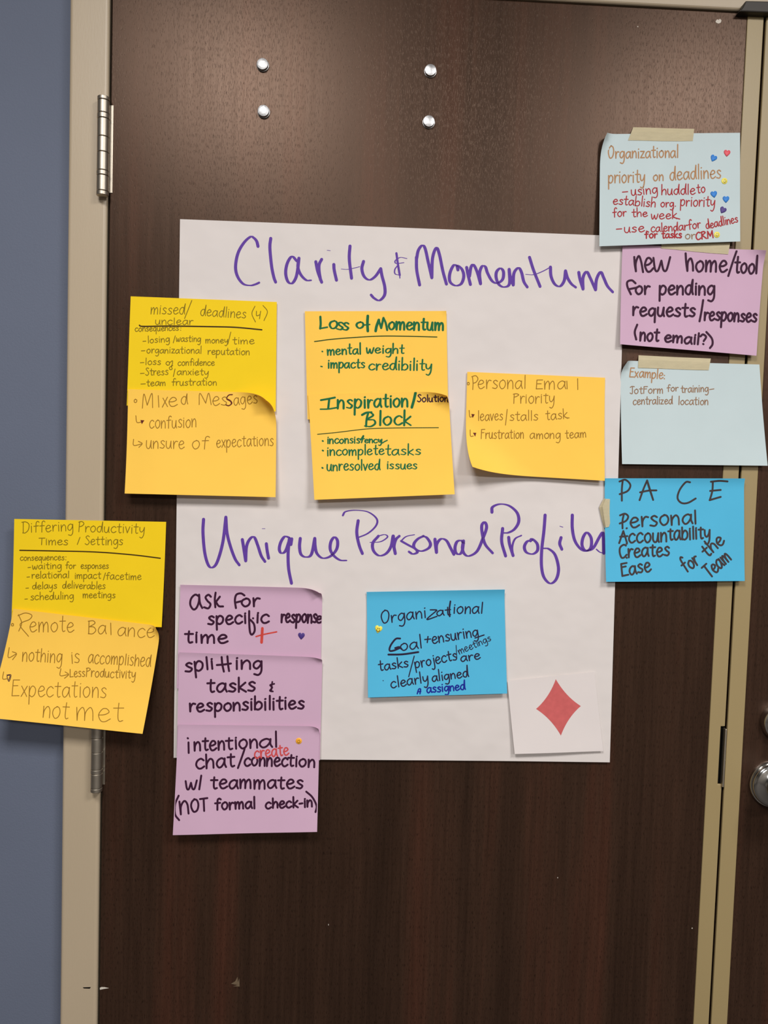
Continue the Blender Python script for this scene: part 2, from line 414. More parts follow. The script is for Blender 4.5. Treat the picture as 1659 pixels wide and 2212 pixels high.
for ln in '''
a .86;.70,.86 .45,1 .14,.78 .03,.38 .2,.03 .44,.1 .66,.5 !.73,.96 .72,.4 .84,.03
b .82;.05,1.95 !.06,.02 .1,.6 .4,.98 .7,.75 .7,.28 .4,0 .07,.1
c .76;.7,.82 .45,1 .14,.78 .04,.38 .22,.04 .46,0 .74,.2
d .86;.68,.8 .4,1 .1,.74 .04,.32 .26,.02 .54,.22 !.74,1.95 .73,.5 .82,.02
e .78;.06,.5 .4,.54 .66,.74 .5,1 .26,.96 .05,.52 .2,.06 .45,0 .76,.22
f .66;.7,1.75 .52,1.95 .33,1.7 .29,1 .28,0|0,.95 .62,1
g .84;.68,.86 .4,1 .1,.72 .08,.28 .34,.06 .62,.45 !.72,.96 .73,-.3 .5,-.85 .14,-.74
h .78;.05,1.95 !.07,0 .12,.55 .4,.98 .64,.75 .68,.02
i .28;.1,.98 .13,0|.1,1.42 .13,1.46
j .36;.28,.98 .28,-.5 .08,-.9 -.14,-.75|.28,1.42 .31,1.46
k .70;.05,1.95 .07,0|.6,1 !.1,.45 .66,0
l .26;.1,1.95 .12,0
m 1.14;.03,.98 !.09,0 .13,.6 .36,.98 .5,.7 !.53,0 .57,.6 .82,.98 .98,.7 1.02,0
n .76;.03,.98 !.07,0 .12,.6 .4,.98 .62,.7 .66,0
o .80;.42,1 .12,.78 .05,.38 .3,0 .6,.15 .72,.55 .6,.9 .38,1
p .80;.05,.98 !.09,-.9 .09,.5 .36,1 .68,.76 .64,.25 .36,0 .1,.15
q .84;.66,.86 .4,1 .1,.72 .08,.28 .34,.04 .6,.4 !.7,.95 .73,-.9
r .60;.05,.98 !.1,0 .13,.55 .34,.94 .58,.9
s .66;.58,.86 .36,1 .12,.82 .3,.56 .57,.32 .4,.03 .03,.1
t .62;.3,1.7 .28,.4 .38,.02 .58,.08|0,1.05 .6,1.08
u .78;.04,.98 .05,.3 .25,0 .5,.15 !.64,.98 .64,.3 .73,0
v .64;.02,1 !.3,0 .6,1
w .98;.02,.98 .12,.1 .28,.02 !.46,.75 .58,.05 .75,.05 .94,1
x .66;.02,1 .6,0|.6,1 .02,0
y .76;.04,.98 .08,.42 .3,.2 .55,.5 !.68,.98 .62,-.3 .38,-.9 .1,-.76
z .70;.03,.95 !.6,.95 !.05,.03 .66,.05
A 1.0;.02,0 !.48,1.95 .92,0|.12,.7 .95,.75
B .92;.08,1.9 .1,0|0,1.85 .5,1.92 .7,1.55 !.15,1.05 .6,1 .82,.5 .5,.02 .06,.04
C .90;.8,1.7 .55,1.95 .2,1.5 .05,.7 .25,.05 .55,0 .88,.3
D .98;.1,1.9 .1,0|-.1,1.85 .4,1.9 .85,1.4 .8,.5 .4,.02 .02,.02
E .82;.1,1.88 .06,.02|.1,1.88 .75,1.9|.08,.98 .6,1|.05,.02 .78,.05
F .78;.1,1.88 .08,.0|.1,1.88 .75,1.9|.08,1 .6,1.02
G .98;.8,1.7 .55,1.95 .2,1.5 .05,.7 .3,.03 .6,.1 .78,.7|.5,.72 .95,.7
I .80;.4,1.85 .38,.05|.02,1.75 .8,1.95|.0,.0 .78,.12
J .70;.45,1.75 .48,.2 .3,0 .05,.15|.05,1.6 .35,1.95 .8,1.85
K .90;.08,1.9 .1,0|.8,1.9 !.12,.9 .85,0
L .78;.1,1.9 !.06,.04 .75,.08
M 1.2;.08,0 !.14,1.9 !.55,.5 !.95,1.9 1.02,0
N 1.0;.06,0 !.08,1.9 !.8,0 .82,1.9
O .98;.48,1.92 .15,1.5 .05,.8 .3,.03 .7,.2 .88,1 .75,1.7 .44,1.92
P .80;.12,1.88 .1,0|0,1.75 .42,1.92 .74,1.5 .5,1.0 .1,.85
R .90;.1,1.9 .08,0|0,1.8 .45,1.95 .72,1.55 !.12,1 .85,0
S .78;.68,1.7 .42,1.95 .14,1.6 .4,1.05 .7,.5 .4,.0 .03,.2
T .84;.42,1.88 .4,0|0,1.88 .85,1.92
U .9;.06,1.9 .08,.5 .35,0 .7,.4 .78,1.9
- .52;.06,.55 .46,.6
. .26;.1,.04 .14,.08
: .26;.1,.1 .13,.13|.1,.8 .13,.83
, .3;.16,.12 .06,-.3
'''.strip().split('\n'):
    ch, rest = ln[0], ln[2:]; w_, st_ = rest.split(';'); GLYPH[ch] = (float(w_), parse(st_))
CROP = dict(a=(260, 630, 360/1659), b=(640, 650, 360/1659), c=(980, 780, 350/1659), d=(1270, 260, 389/1659), e=(1310, 510, 349/1659),
            f=(1310, 760, 349/1659), g=(1270, 1010, 389/1659), h=(0, 1100, 380/1659), i=(0, 1300, 380/1659), j=(360, 1240, 360/1659),
            k=(360, 1520, 360/1659), l=(770, 1250, 360/1659), m=(370, 460, 500/1659), n=(840, 460, 540/1659), o=(400, 1060, 500/1659), p=(860, 1060, 480/1659))
def word(t, x0, y0, x1, y1, xh, k=.8, slant=.04):
    """polylines (sheet pixels, y down) of a handwritten word whose baseline runs from (x0, y0) to (x1, y1)"""
    adv = [GLYPH[c][0]+.13 for c in t]; tot = sum(adv)-.2
    L = math.hypot(x1-x0, y1-y0); ex = np.array((x1-x0, y1-y0))/L; ey = np.array((ex[1], -ex[0]))
    sx = L/tot; out = []; cx = 0.0
    for ch, a in zip(t, adv):
        jx, jy, js = random.uniform(-.025, .025), random.uniform(-.04, .04), random.uniform(.95, 1.05)
        for st in GLYPH[ch][1]:
            q = []
            for (x, y) in crom(st):
                yy = y if y <= 1 else 1+(y-1)*k
                if y < 0: yy = y*(.6+.3*k)
                yy = yy*js+jy
                q.append(np.array((x0, y0))+ex*((cx+x+jx)*sx+yy*xh*slant)+ey*yy*xh)
            out.append(q)
        cx += a
    return out
def write(sheet, parent, colour, width, items, crop, nib=None, wmin=.4, off=.00012, name='handwriting', head=0, more=None):
    """items: words as tuples, free strokes as strings; one mesh of ink lying on the sheet"""
    if head:
        write(sheet, parent, colour, width, items[:head], crop, nib, wmin, off, 'heading'); items = items[head:]
    V = []; F = []; K = []; seq = 0
    for it, (ox, oy, s) in [(i_, CROP[crop]) for i_ in items]+[(i_, CROP[more[1]]) for i_ in (more[0] if more else [])]:
        if isinstance(it, str):
            fill = it[0] == '#'; wd_ = width
            if it[0] == '*': h_, it = it[1:].split(' ', 1); wd_ = float(h_)
            if fill:
                P = crom(parse(it[1:])[0], 1); n = len(V); V += [tuple((np.array(p)*s+(ox, oy))) for p in P]; K += [0]*len(P); F.append(tuple(n+q for q in range(len(P)))); continue
            polys = [crom(st) for st in parse(it)]
        else: polys = word(*it); wd_ = width
        for P in polys:
            v, f = ribbon(np.array(P)*s+np.array((ox, oy))[None], wd_, nib, wmin)
            n = len(V); V += v; F += [tuple(q+n for q in g) for g in f]; K += [seq % 7]*len(v); seq += 1
    p = sheet.find(np.array(V))
    u_, v_ = sheet.uv(p); tl, tr, bl, br = sheet.c
    ucl, vcl = np.clip(u_, .003, .997), np.clip(v_, .003, .997)
    ex_, ey_ = (tr-tl+br-bl)/2, (bl-tl+br-tr)/2
    p = p+(ucl-u_)[:, None]*ex_[None]+(vcl-v_)[:, None]*ey_[None]
    Q = sheet.place(p, TH+off+np.array(K)*1.2e-5)
    o = new_obj(name, Q, F, ink(colour), parent)
    bm = bmesh.new(); bm.from_mesh(o.data)
    for fc in bm.faces:
        if fc.normal.y > 0: fc.normal_flip()
    bm.to_mesh(o.data); bm.free()
    return o

# ------------------------------------------------------------------ poster
poster = Sheet((389, 473.5), (1350.5, 510.5), (375, 1637), (1317, 1646.5), .0030, (.0016, .0016), 1.0, wave=.0011, seed=2)
po = poster.build('poster', M['paper'], 70, 80)
tag(po, 'large white poster sheet with purple handwritten headings in the middle of the door', 'poster')
write(poster, po, 'violet', 6.9, [
    '622,240 612,203 590,178 567,172 520,215 478,290 461,385 475,455 515,508 565,520 600,513 630,500',
    '713,183 707,250 719,380 735,460 748,496', '900,345 865,313 832,360 820,430 835,490 865,505 893,465 907,400 !915,325 908,390 930,445 968,482 1003,483',
    '1036,350 1050,420 1078,497|1078,333 1060,370 1060,420 1070,480', '1165,370 1168,410 1184,482', '*2.6 1117,268 1140,271',
    '1281,238 1276,330 1292,468', '*2.6 1218,402 1270,404 1350,386', '1378,348 1366,400 1382,455 1420,480 1462,455 !1501,400 1510,450 1530,530 1528,590 1492,627 1455,612 1432,588'],
    'm', nib=3, wmin=.42, name='heading', more=([
    '*5 50,268 60,340 72,412', '*2.4 72,412 73,432', '*3 120,303 75,296 42,318 50,336 100,330|62,345 40,375 42,405 78,414',
    '183,295 185,380 204,478', '183,310 195,250 220,217 240,235 262,330 !285,430', '285,430 290,300 315,232 335,275 358,385 382,472',
    '455,352 430,348 405,400 405,455 440,482 480,470 497,420 485,375 455,350 458,378',
    '516,362 525,410 !541,475', '535,420 545,360 562,345 585,390 !608,470', '608,470 602,400 618,355 640,358 655,400 685,452 720,466 755,440 760,390 740,368 715,390 712,430 730,475 765,492 800,470 !798,375',
    '798,375 805,420 !825,478', '825,478 830,400 860,365 880,395 895,455 918,492', '933,295 960,380 1003,488', '*3 907,408 960,410 1020,388 1072,360',
    '1072,360 1076,420 1100,472 1135,487 1163,450 !1172,385', '1172,385 1185,430 1210,470 1240,494', '1260,395 1268,440 !1288,505', '1288,505 1288,430 1312,390 1335,430 !1371,510', '1371,510 1378,440 1405,392 1425,430 1450,485 1485,525'],
    'n'))
write(poster, po, 'violet', 6.9, [
    '132,205 128,300 140,440 165,530 195,550 230,510 270,370 !292,190', '292,190 300,300 325,400 358,488 388,532', '410,350 418,400 !434,502', '434,502 440,400 465,345 495,333 520,390 545,465 572,507',
    '582,380 588,430 598,483', '*2.6 552,272 573,272', '755,352 740,334 712,330 685,370 675,420 690,447 720,430 !750,345', '764,345 758,385', '746,350 738,450 742,560 762,663',
    '825,342 820,400 830,455 865,475 905,455 !929,342', '929,342 932,400 945,450 985,483 1040,470 1085,420 1092,360 1070,333 1045,365 1040,420 1065,465 1110,497 1157,500',
    '1240,215 1230,300 1247,390 1270,450', '*4.6 1130,177 1150,150 1220,140 1310,152 1372,200 1368,250 1310,305 1228,340', '*3.6 1325,370 1400,365 1450,332 1430,314 1385,325', '1385,325 1345,375 1350,430 1390,465 1440,450 1475,400 !1490,325', '1492,325 1495,390 1506,450', '1506,450 1497,400 1510,350 1535,325'],
    'o', nib=3, wmin=.42, name='heading', more=([
    '*3.6 122,328 60,342 22,375', '22,375 75,405 130,435 142,460 110,472 80,455', '185,338 215,352 241,395 228,428 180,450 140,442 117,418 122,388 150,358 190,338',
    '275,362 278,400 286,460', '286,460 288,400 320,360 360,372 390,425 416,475', '490,392 470,372 440,380 425,420 430,460 455,474 478,450 !488,375', '488,375 480,430 495,472 530,487 590,450 635,350 660,275 647,235 625,258 628,320 650,400 705,465',
    '780,282 773,380 802,487', '700,160 705,122 760,100 830,113 888,165 900,230 870,285 825,312 790,315', '825,348 832,400 858,484', '*4.6 858,484 852,420 872,360 920,334',
    '1000,368 962,380 942,420 958,460 1005,472 1040,445 1037,395 1000,360 988,374', '1097,182 1088,300 1072,440 1070,560 1088,645 1135,692 1180,660 1197,580 1172,480 1125,435 1085,430',
    '1216,350 1206,395 1222,437', '*2.6 1207,265 1230,272', '1300,182 1300,280 1318,370 1358,430 1400,450 1438,425 1441,355 1410,312 1382,345 1372,400 1388,438 1420,446 1458,425 1500,350 1525,312 1531,340 1535,466', '*3.6 1535,466 1505,458 1480,437'],
    'p'))

# ------------------------------------------------------------------ sticky notes
NG = 'sticky notes on the doors'
def note(mat, label, *a, **k):
    s = Sheet(*a, **k); o = s.build('sticky_note', M[mat]); tag(o, label, 'sticky note', NG)
    return s, o

# yellow, missed deadlines
s, o = note('yellow', 'yellow sticky note headed missed/unclear deadlines (4) beside the poster top left', (282.4, 640.2), (598, 652.4), (273.6, 876), (595.5, 889), .0062, (.002, .003), seed=1)
write(s, o, 'olive', 1.75, [('missed', 300, 222, 640, 226, 66, .55, .1), '712,88 640,268', ('deadlines', 795, 238, 1245, 266, 62, .7, .05), '1340,145 1310,220 1345,302', '1355,195 1357,240 1392,228|1397,195 1385,270', '1420,138 1464,200 1430,288',
    ('unclear', 348, 328, 720, 330, 45, .6), ('consequences', 145, 398, 580, 386, 36, .8), '602,360 604,361|600,384 602,385', '225,495 255,493', ('losing', 275, 512, 490, 500, 38, .9), '547,440 527,510', ('wasting', 555, 495, 800, 500, 40), ('money', 848, 515, 1068, 510, 38), '1100,403 1070,522', ('time', 1118, 522, 1330, 520, 42, .9),
    '210,590 245,588', ('organizational', 262, 612, 805, 616, 40, .9), ('reputation', 868, 625, 1285, 630, 42, .8), '200,708 235,706', ('loss', 250, 728, 400, 728, 40, .8), '468,732 454,715 470,696 490,704 486,728 468,733|488,712 518,688 519,715 510,745 516,770 496,776 490,755 522,735', ('confidence', 572, 735, 935, 735, 38, .9),
    '200,815 238,813', ('Stress', 250, 836, 475, 828, 44, .7), '545,770 528,845', ('anxiety', 565, 830, 875, 830, 40), '205,920 250,918', ('team', 262, 940, 450, 936, 40, .8), ('frustration', 512, 935, 958, 932, 40, .9)], 'a', head=7)
write(s, o, 'brownline', 3.0, ['190,335 230,346 500,343 900,349 1150,356 1408,380'], 'a', name='underline')

# orange, mixed messages
s, o = note('orange', 'orange sticky note reading Mixed Messages, its top right corner curling forward', (277, 841), (597, 849), (269.3, 1066), (595.3, 1074), .0100, (.010, .012), rolls=((1, 52, .040, .0235),), seed=2)
write(s, o, 'ochre', 1.8, ['150,1070 138,1085 144,1103 160,1100 164,1080 150,1070', '220,1160 235,1018 !268,1130 315,1012 322,1155', '378,1035 384,1150', '425,1060 470,1145|470,1050 418,1150', ('e', 480, 1140, 565, 1140, 90), ('d', 605, 1125, 670, 1122, 80, .35),
    '785,1125 792,1012 !850,1110 880,1010 905,1125', ('es', 915, 1130, 1060, 1130, 88), ('ages', 1130, 1135, 1365, 1108, 78, .5),
    '155,1235 165,1300 205,1300', ('confusion', 288, 1362, 755, 1350, 80, .5), '132,1470 135,1530 215,1515|180,1490 218,1512 185,1550', ('unsure', 255, 1560, 635, 1560, 78), ('of', 712, 1565, 868, 1570, 85, .5), ('expectations', 955, 1550, 1522, 1532, 72, .5)], 'a', head=9)
write(s, o, 'darkred', 2.4, ['1115,1025 1080,1030 1060,1062 1095,1085 1110,1112 1080,1135 1052,1128|1060,1070 1100,1095 1105,1120'], 'a', off=.00018)
write(s, o, 'darkred', 2.4, ['#200,1278 240,1281 214,1320'], 'a', name='arrowhead')

# orange, loss of momentum
s, o = note('orange', 'orange sticky note with green writing headed Loss of Momentum below the top heading', (658.5, 672.4), (964.3, 671.7), (664.3, 906), (968.5, 905), .0062, (.003, .003), rolls=((1, 45, .006, .008),), seed=3)
write(s, o, 'green', 5.0, ['240,158 243,230 !238,275 310,262', ('o', 322, 270, 400, 280, 78), ('s', 398, 282, 460, 287, 72), ('s', 460, 287, 518, 290, 76), ('o', 592, 268, 665, 272, 60), '*6 712,150 708,220 712,300', '*4.5 680,240 732,235',
    '*6 822,190 800,250 790,300', '820,190 !845,270 !868,170 890,220 905,290', ('omentum', 915, 285, 1462, 292, 76, .75)], 'b', nib=10, wmin=.55, name='heading')
write(s, o, 'green', 3.6, ['*4.6 258,503 262,505', ('mental', 308, 540, 640, 528, 55, 1.05), ('weight', 698, 520, 1070, 522, 50, 1), '*4.6 245,652 258,655', ('impacts', 315, 670, 680, 668, 55, .9), ('credibility', 718, 685, 1345, 690, 60, 1.05)], 'b', nib=10, wmin=.6)
write(s, o, 'greenline', 2.3, ['182,405 400,378 800,352 1080,352 1400,360'], 'b', name='underline')

# orange, inspiration block
s, o = note('orange', 'orange sticky note with green writing headed Inspiration/Block, lower one under Loss of Momentum', (665.6, 852), (969, 845), (679, 1079.7), (982.2, 1067.7), .0105, (.012, .014), rolls=((1, 62, .029, .020),), seed=4)
write(s, o, 'green', 4.8, ['*6 245,988 320,975 385,962', '328,980 318,1070', '240,1078 320,1076 405,1062', ('nsp', 408, 1068, 645, 1070, 88, .8), ('iration', 672, 1062, 1110, 1052, 82, .75), '*6 1187,915 1170,990 1150,1060',
    '*6 655,1135 700,1112 750,1108', '715,1118 700,1180 695,1248', '740,1110 765,1140 705,1180 770,1185 785,1220 740,1250 680,1245', ('lock', 820, 1235, 1140, 1235, 85, .75)], 'b', nib=10, wmin=.55, name='heading')
write(s, o, 'green', 3.2, ['*4.6 262,1393 266,1396', ('inconsis', 308, 1420, 630, 1415, 45, .8), '640,1385 670,1340 650,1410|620,1375 680,1372', ('ency', 680, 1412, 850, 1412, 36), '835,1385 850,1415 880,1400 905,1388', '*4.6 262,1488 268,1492', ('incomplete', 305, 1540, 870, 1528, 56, .9), ('tasks', 885, 1535, 1235, 1532, 56, 1.05),
    '*4.6 258,1660 264,1664', ('unresolved', 305, 1690, 830, 1680, 60, .8), ('issues', 900, 1672, 1200, 1672, 50)], 'b', nib=10, wmin=.65)
write(s, o, 'greenline', 1.9, ['212,1328 400,1310 700,1275 950,1265 1415,1262'], 'b', name='underline')
write(s, o, 'blacksol', 2.6, [('Solution', 1205, 1006, 1512, 1000, 42, .7), '1505,990 1512,1006'], 'b')

# orange, personal email priority
s, o = note('orange', 'orange sticky note reading Personal Email Priority, lower left corner bowed off the poster', (1009.5, 803.2), (1307, 815.9), (1003.5, 1021), (1306, 1038.5), .0065, (.004, .007), rolls=((2, 232, .066, .066),), seed=5)
write(s, o, 'ochre', 1.85, ['148,218 138,228 144,243 158,240 158,222 148,218', '192,160 198,225 195,292|185,160 225,150 248,180 230,215 200,228', ('ersonal', 245, 285, 735, 280, 88, .5), ('E', 838, 288, 905, 288, 55), ('ma', 925, 286, 1142, 286, 85), '1158,205 1162,285', '1268,180 1270,292',
    ('Priority', 608, 435, 1028, 430, 74, .35), '158,505 165,570 188,568', ('leaves', 248, 612, 500, 604, 64, .7), '548,495 530,655', ('stalls', 572, 612, 860, 604, 62, .7), ('task', 945, 605, 1165, 588, 62, .7), '1150,580 1182,582',
    '168,705 172,768 200,768', ('Frustration', 278, 795, 715, 792, 60, .6), ('among', 780, 795, 1090, 795, 56), ('team', 1145, 795, 1355, 778, 54, .8)], 'c', head=8)
for tri in ('#180,541 216,545 194,583', '#196,734 231,734 220,775'): write(s, o, 'darkred', 2.0, [tri], 'c', name='arrowhead')

# lilac stack under the second heading
s, o = note('purple', 'lilac sticky note reading ask for specific response time, topmost of the stack of three', (390, 1262.4), (696.5, 1268.5), (381.7, 1487), (692, 1492), .0062, (.002, .002), rolls=((1, 62, .017, .011), (0, 88.5, .011, .034)), seed=6)
SASK = s
write(s, o, 'plum', 4.6, [('a', 240, 362, 350, 345, 140), ('s', 372, 345, 440, 345, 135), '488,185 480,250 485,330', '530,225 492,275 !490,275 520,318 562,322', '775,212 740,192 695,205 680,260 690,338|682,285 750,268', ('or', 745, 325, 920, 320, 82),
    ('speci', 412, 503, 790, 488, 82, .5), '822,368 822,470 830,575 850,602 876,565 870,500 835,455|860,440 860,440', ('ic', 890, 480, 1012, 485, 85, .4), ('respons', 1138, 478, 1490, 485, 80), ('e', 1488, 485, 1546, 485, 60), ('time', 182, 682, 598, 684, 82, .5)], 'j')
write(s, o, 'cross', 6.0, ['953,540 950,600 945,680'], 'j', name='cross_stroke')
write(s, o, 'cross', 3.2, ['890,622 960,602 1095,575'], 'j', off=.00016, name='cross_stroke')
s, o = note('purple', 'lilac sticky note reading splitting tasks and responsibilities, middle of the stack of three', (387, 1408), (696.5, 1418), (381.5, 1634), (691, 1642), .0095, (.002, .002), rolls=((1, 68, .010, .009), (0, 88.5, .010, .032)), seed=7)
write(s, o, 'plum', 4.6, [('spl', 185, 975, 415, 950, 92, .4), ('i', 440, 942, 462, 940, 80, .5), '548,825 555,900 570,970|605,818 612,900 622,965', '500,905 570,900 640,890', ('in', 680, 945, 835, 945, 84, .6), ('g', 860, 948, 950, 948, 80), ('tasks', 405, 1178, 880, 1165, 88, .6),
    '*3.6 1052,1072 1045,1120 1042,1168|1072,1092 1030,1105 1052,1128 1028,1160 1058,1168', ('responsibilities', 225, 1368, 1365, 1340, 82, .7)], 'j')
s, o = note('purple', 'lilac sticky note reading intentional chat/connection, lowest of the stack of three', (385, 1564.5), (690.5, 1567.5), (373.5, 1803.6), (685, 1796.7), .0130, (.006, .008), rolls=((1, 45, .012, .011), (0, 89.5, .006, .03)), seed=8)
SINT = s
write(s, o, 'plum', 4.4, ['218,385 220,490|210,342 213,345', ('nten', 275, 470, 575, 460, 92, .5), ('tion', 590, 455, 905, 440, 88, .5), ('al', 925, 435, 1105, 428, 88, .75), ('chat', 290, 650, 670, 628, 95, .5), '775,440 770,470 710,640', ('connec', 770, 615, 1198, 622, 80), ('tion', 1205, 622, 1470, 630, 80, .55),
    ('w', 190, 855, 300, 850, 85), '345,715 325,852', ('teammates', 440, 842, 1350, 845, 86, .55), '120,915 85,1000 85,1100 125,1158', ('n', 135, 1098, 225, 1088, 128), ('OT', 245, 1078, 408, 1062, 66, 1), ('formal', 482, 1056, 878, 1040, 70, .65), ('check-in', 985, 1042, 1450, 1025, 64, .6), '1390,875 1450,930 1492,1015 1482,1078'], 'k')
write(s, o, 'create', 3.2, [('create', 875, 545, 1215, 508, 72, .5)], 'k', off=.00018)

# blue goal note
s, o = note('blue', 'bright blue sticky note reading Organizational Goal near the foot of the poster', (792, 1278), (1089.4, 1271.7), (795, 1506.7), (1095.5, 1498), .0065, (.010, .006), rolls=((0, 91, .012, .042),), seed=9)
SGOAL = s
write(s, o, 'navy', 2.8, [('Organi', 245, 448, 690, 385, 72, .8, .1), '735,310 790,310 !800,315 700,405 800,375', ('at', 800, 372, 935, 360, 52), '*3.6 935,225 925,300 928,375', ('ional', 962, 345, 1250, 345, 66, .7, .1),
    '*4 435,595 390,600 340,665 330,715 370,715 430,690', '*4 385,690 425,680 450,700', ('oal', 440, 718, 652, 690, 72, .9), '*4.2 318,755 460,752 615,730', '680,605 738,600|712,575 705,635', ('ensuring', 755, 648, 1215, 572, 66, .8), '1180,590 1270,560',
    '*1.8 992,663 998,785', ('tasks', 225, 918, 515, 878, 58, .9), '*2.4 575,770 520,975', ('projects', 585, 892, 1000, 805, 62, .8), ('are', 1040, 825, 1230, 798, 54), ('clearly', 345, 1088, 715, 1030, 60, .95), ('aligned', 755, 1025, 1115, 975, 55, 1.1)], 'l', head=5)
write(s, o, 'navy', 2.0, ['265,1014 267,1015'], 'l', name='ink_dot')
write(s, o, 'navy', 1.9, [('meetings', 1025, 755, 1340, 615, 42, .8)], 'l')
write(s, o, 'blueink', 3.0, ['605,1145 620,1100 638,1100 632,1145|610,1125 640,1122', ('assigned', 700, 1138, 1082, 1102, 50, .9)], 'l')

# yellow and orange pair on the hinge side
s, o = note('yellow', 'yellow sticky note headed Differing Productivity Times/Settings, spanning wall and door frame', (31, 1121), (359, 1127.3), (24.5, 1345), (349.3, 1354.7), .0012, (.004, .005), seed=10)
write(s, o, 'olive', 1.75, [('Differing', 212, 222, 690, 200, 60, .75, .05), ('Productivity', 738, 212, 1360, 228, 56, .8), ('Times', 365, 336, 640, 336, 46, .4), '755,265 730,332', ('Settings', 800, 335, 1158, 336, 50, .75),
    ('consequences', 190, 484, 605, 478, 34, .8), '622,448 624,449|620,476 622,477', '265,550 290,548', ('waiting', 305, 566, 580, 560, 38), ('for', 618, 560, 712, 560, 35, .9), ('esponses', 762, 560, 1022, 560, 35),
    '255,640 280,638', ('relational', 300, 653, 650, 648, 38, .8), ('impact', 705, 655, 948, 652, 40, .7), '995,600 975,668', ('facetime', 1000, 662, 1330, 665, 42, .7), '245,745 270,743', ('delays', 305, 754, 535, 748, 38), ('deliverables', 590, 745, 992, 752, 38, .9), '235,848 260,846', ('scheduling', 288, 856, 695, 845, 40, .9), ('meetings', 780, 835, 1085, 836, 38)], 'h', head=5)
write(s, o, 'brownline', 2.7, ['188,387 500,393 900,403 1250,430 1512,462'], 'h', name='underline')
s, o = note('orange', 'orange sticky note reading Remote Balance, leftmost, hanging over the hinge', (29, 1315), (348, 1352), (-29, 1549.5), (308, 1585), .0080, (.026, .022), pw=1.8, rolls=((1, 28, .015, .0095),), seed=11)
write(s, o, 'ochre', 1.85, ['118,203 108,214 114,227 127,224 127,208 118,203', '175,120 205,200 178,275|170,130 240,105 300,125 280,165 190,215 270,325', ('emote', 280, 285, 695, 282, 92, .8), ('B', 828, 302, 905, 302, 66, 1), ('a', 925, 305, 1000, 305, 82), '1045,200 1048,310', ('ance', 1105, 320, 1450, 340, 85),
    '88,432 80,525 155,490|118,470 157,490 120,545', ('nothing', 208, 558, 582, 575, 85, .5), ('is', 672, 582, 752, 576, 84, .4), ('accomplished', 830, 575, 1420, 612, 82, .35), '575,630 570,695 645,685|615,660 648,685 610,720', ('Less', 660, 712, 800, 704, 52, .4), ('Productivity', 810, 705, 1275, 722, 56, .45), '35,660 28,725 70,725'], 'i', head=7)
write(s, o, 'ochre', 1.85, [('Expectations', 110, 888, 1000, 905, 100, .6), ('not', 400, 1088, 640, 1105, 108, .6), ('met', 715, 1122, 1150, 1128, 128, .6)], 'i')
write(s, o, 'plum', 1.6, ['65,690 105,690 85,750 68,700 95,695 84,735'], 'i')

# right hand column
s, o = note('purple', 'lilac sticky note reading new home/tool for pending requests, taped on the right', (1344.7, 527), (1651, 541.2), (1339.5, 743.5), (1634, 768.4), .0068, (.006, .003), rolls=((1, 48, .022, .021),), seed=12)
write(s, o, 'plum', 4.7, ['285,215 290,290 302,362', '302,362 300,280 330,205 355,260 375,370', ('e', 395, 370, 478, 360, 135), ('w', 480, 355, 650, 350, 130), '812,178 818,270 830,358', '830,358 835,270 865,230 885,290 888,355', ('ome', 910, 362, 1228, 372, 112), '1335,155 1295,270 1250,410', ('tool', 1312, 378, 1545, 386, 98, .9),
    '298,485 260,455 215,470 215,520 250,598|235,545 310,530', ('or', 295, 600, 438, 598, 82), ('pending', 538, 600, 1108, 602, 92, .6), ('requests', 265, 815, 905, 830, 86, .75), '992,658 975,770 955,875', ('responses', 1000, 862, 1535, 885, 84), '315,910 290,985 305,1062', ('not', 342, 1072, 530, 1080, 86, .6), ('email', 590, 1085, 945, 1112, 72, .6), '965,1030 990,1010 1022,1035 998,1078|992,1108 995,1110', '1025,985 1080,1050 1088,1110 1062,1150'], 'e')
s, o = note('pale', 'pale blue sticky note headed Organizational priority on deadlines, top right with small stickers', (1296.5, 290), (1598.3, 287), (1294.6, 532), (1599, 521.5), .0022, (.0105, .0105), pw=1.0, rolls=((0, 155, .020, .013),), seed=13)
SPRI = s
write(s, o, 'tan', 2.7, [('Organizational', 185, 350, 828, 342, 62, .9, .03), ('priority', 185, 578, 522, 570, 70, .85), ('on', 600, 556, 692, 555, 56), ('deadlines', 755, 552, 1222, 532, 74, .8)], 'd', name='heading')
write(s, o, 'red', 2.4, ['318,662 365,658', ('using', 400, 695, 640, 672, 52), ('huddle', 675, 686, 985, 680, 52, .9), ('to', 1005, 672, 1078, 665, 48, .8), ('establish', 230, 772, 620, 800, 48, .95), ('org.', 670, 800, 808, 795, 42), ('priority', 850, 788, 1165, 795, 56, .8), ('for', 230, 892, 352, 882, 45, .9), ('the', 405, 892, 545, 885, 42, 1), ('week', 582, 908, 815, 906, 46, 1.1), '790,895 845,910',
    '262,1003 310,1000', ('use,', 335, 1035, 548, 1025, 48), ('calendar', 580, 1030, 915, 1012, 45, .9), ('for', 925, 1006, 1038, 990, 46, 1), ('deadlines', 1090, 1002, 1382, 938, 44, 1)], 'd')
write(s, o, 'red', 3.0, [('for', 525, 1088, 635, 1082, 38, .6), ('tasks', 680, 1086, 860, 1082, 40, .9), ('CRM', 995, 1102, 1158, 1080, 36, .9)], 'd')
write(s, o, 'greytan', 2.3, [('or', 895, 1096, 985, 1090, 42)], 'd')
s, o = note('pale', 'pale blue sticky note headed Example, mostly blank, between the lilac and the blue note', (1340, 778.8), (1640.3, 787.4), (1343.7, 1002.4), (1658.2, 1006), .0032, (.005, .006), rolls=((0, 146, .018, .0105),), seed=14)
write(s, o, 'tan', 2.5, [('Example', 235, 258, 575, 276, 58, .75), '592,242 596,243|592,275 595,277'], 'f', name='heading')
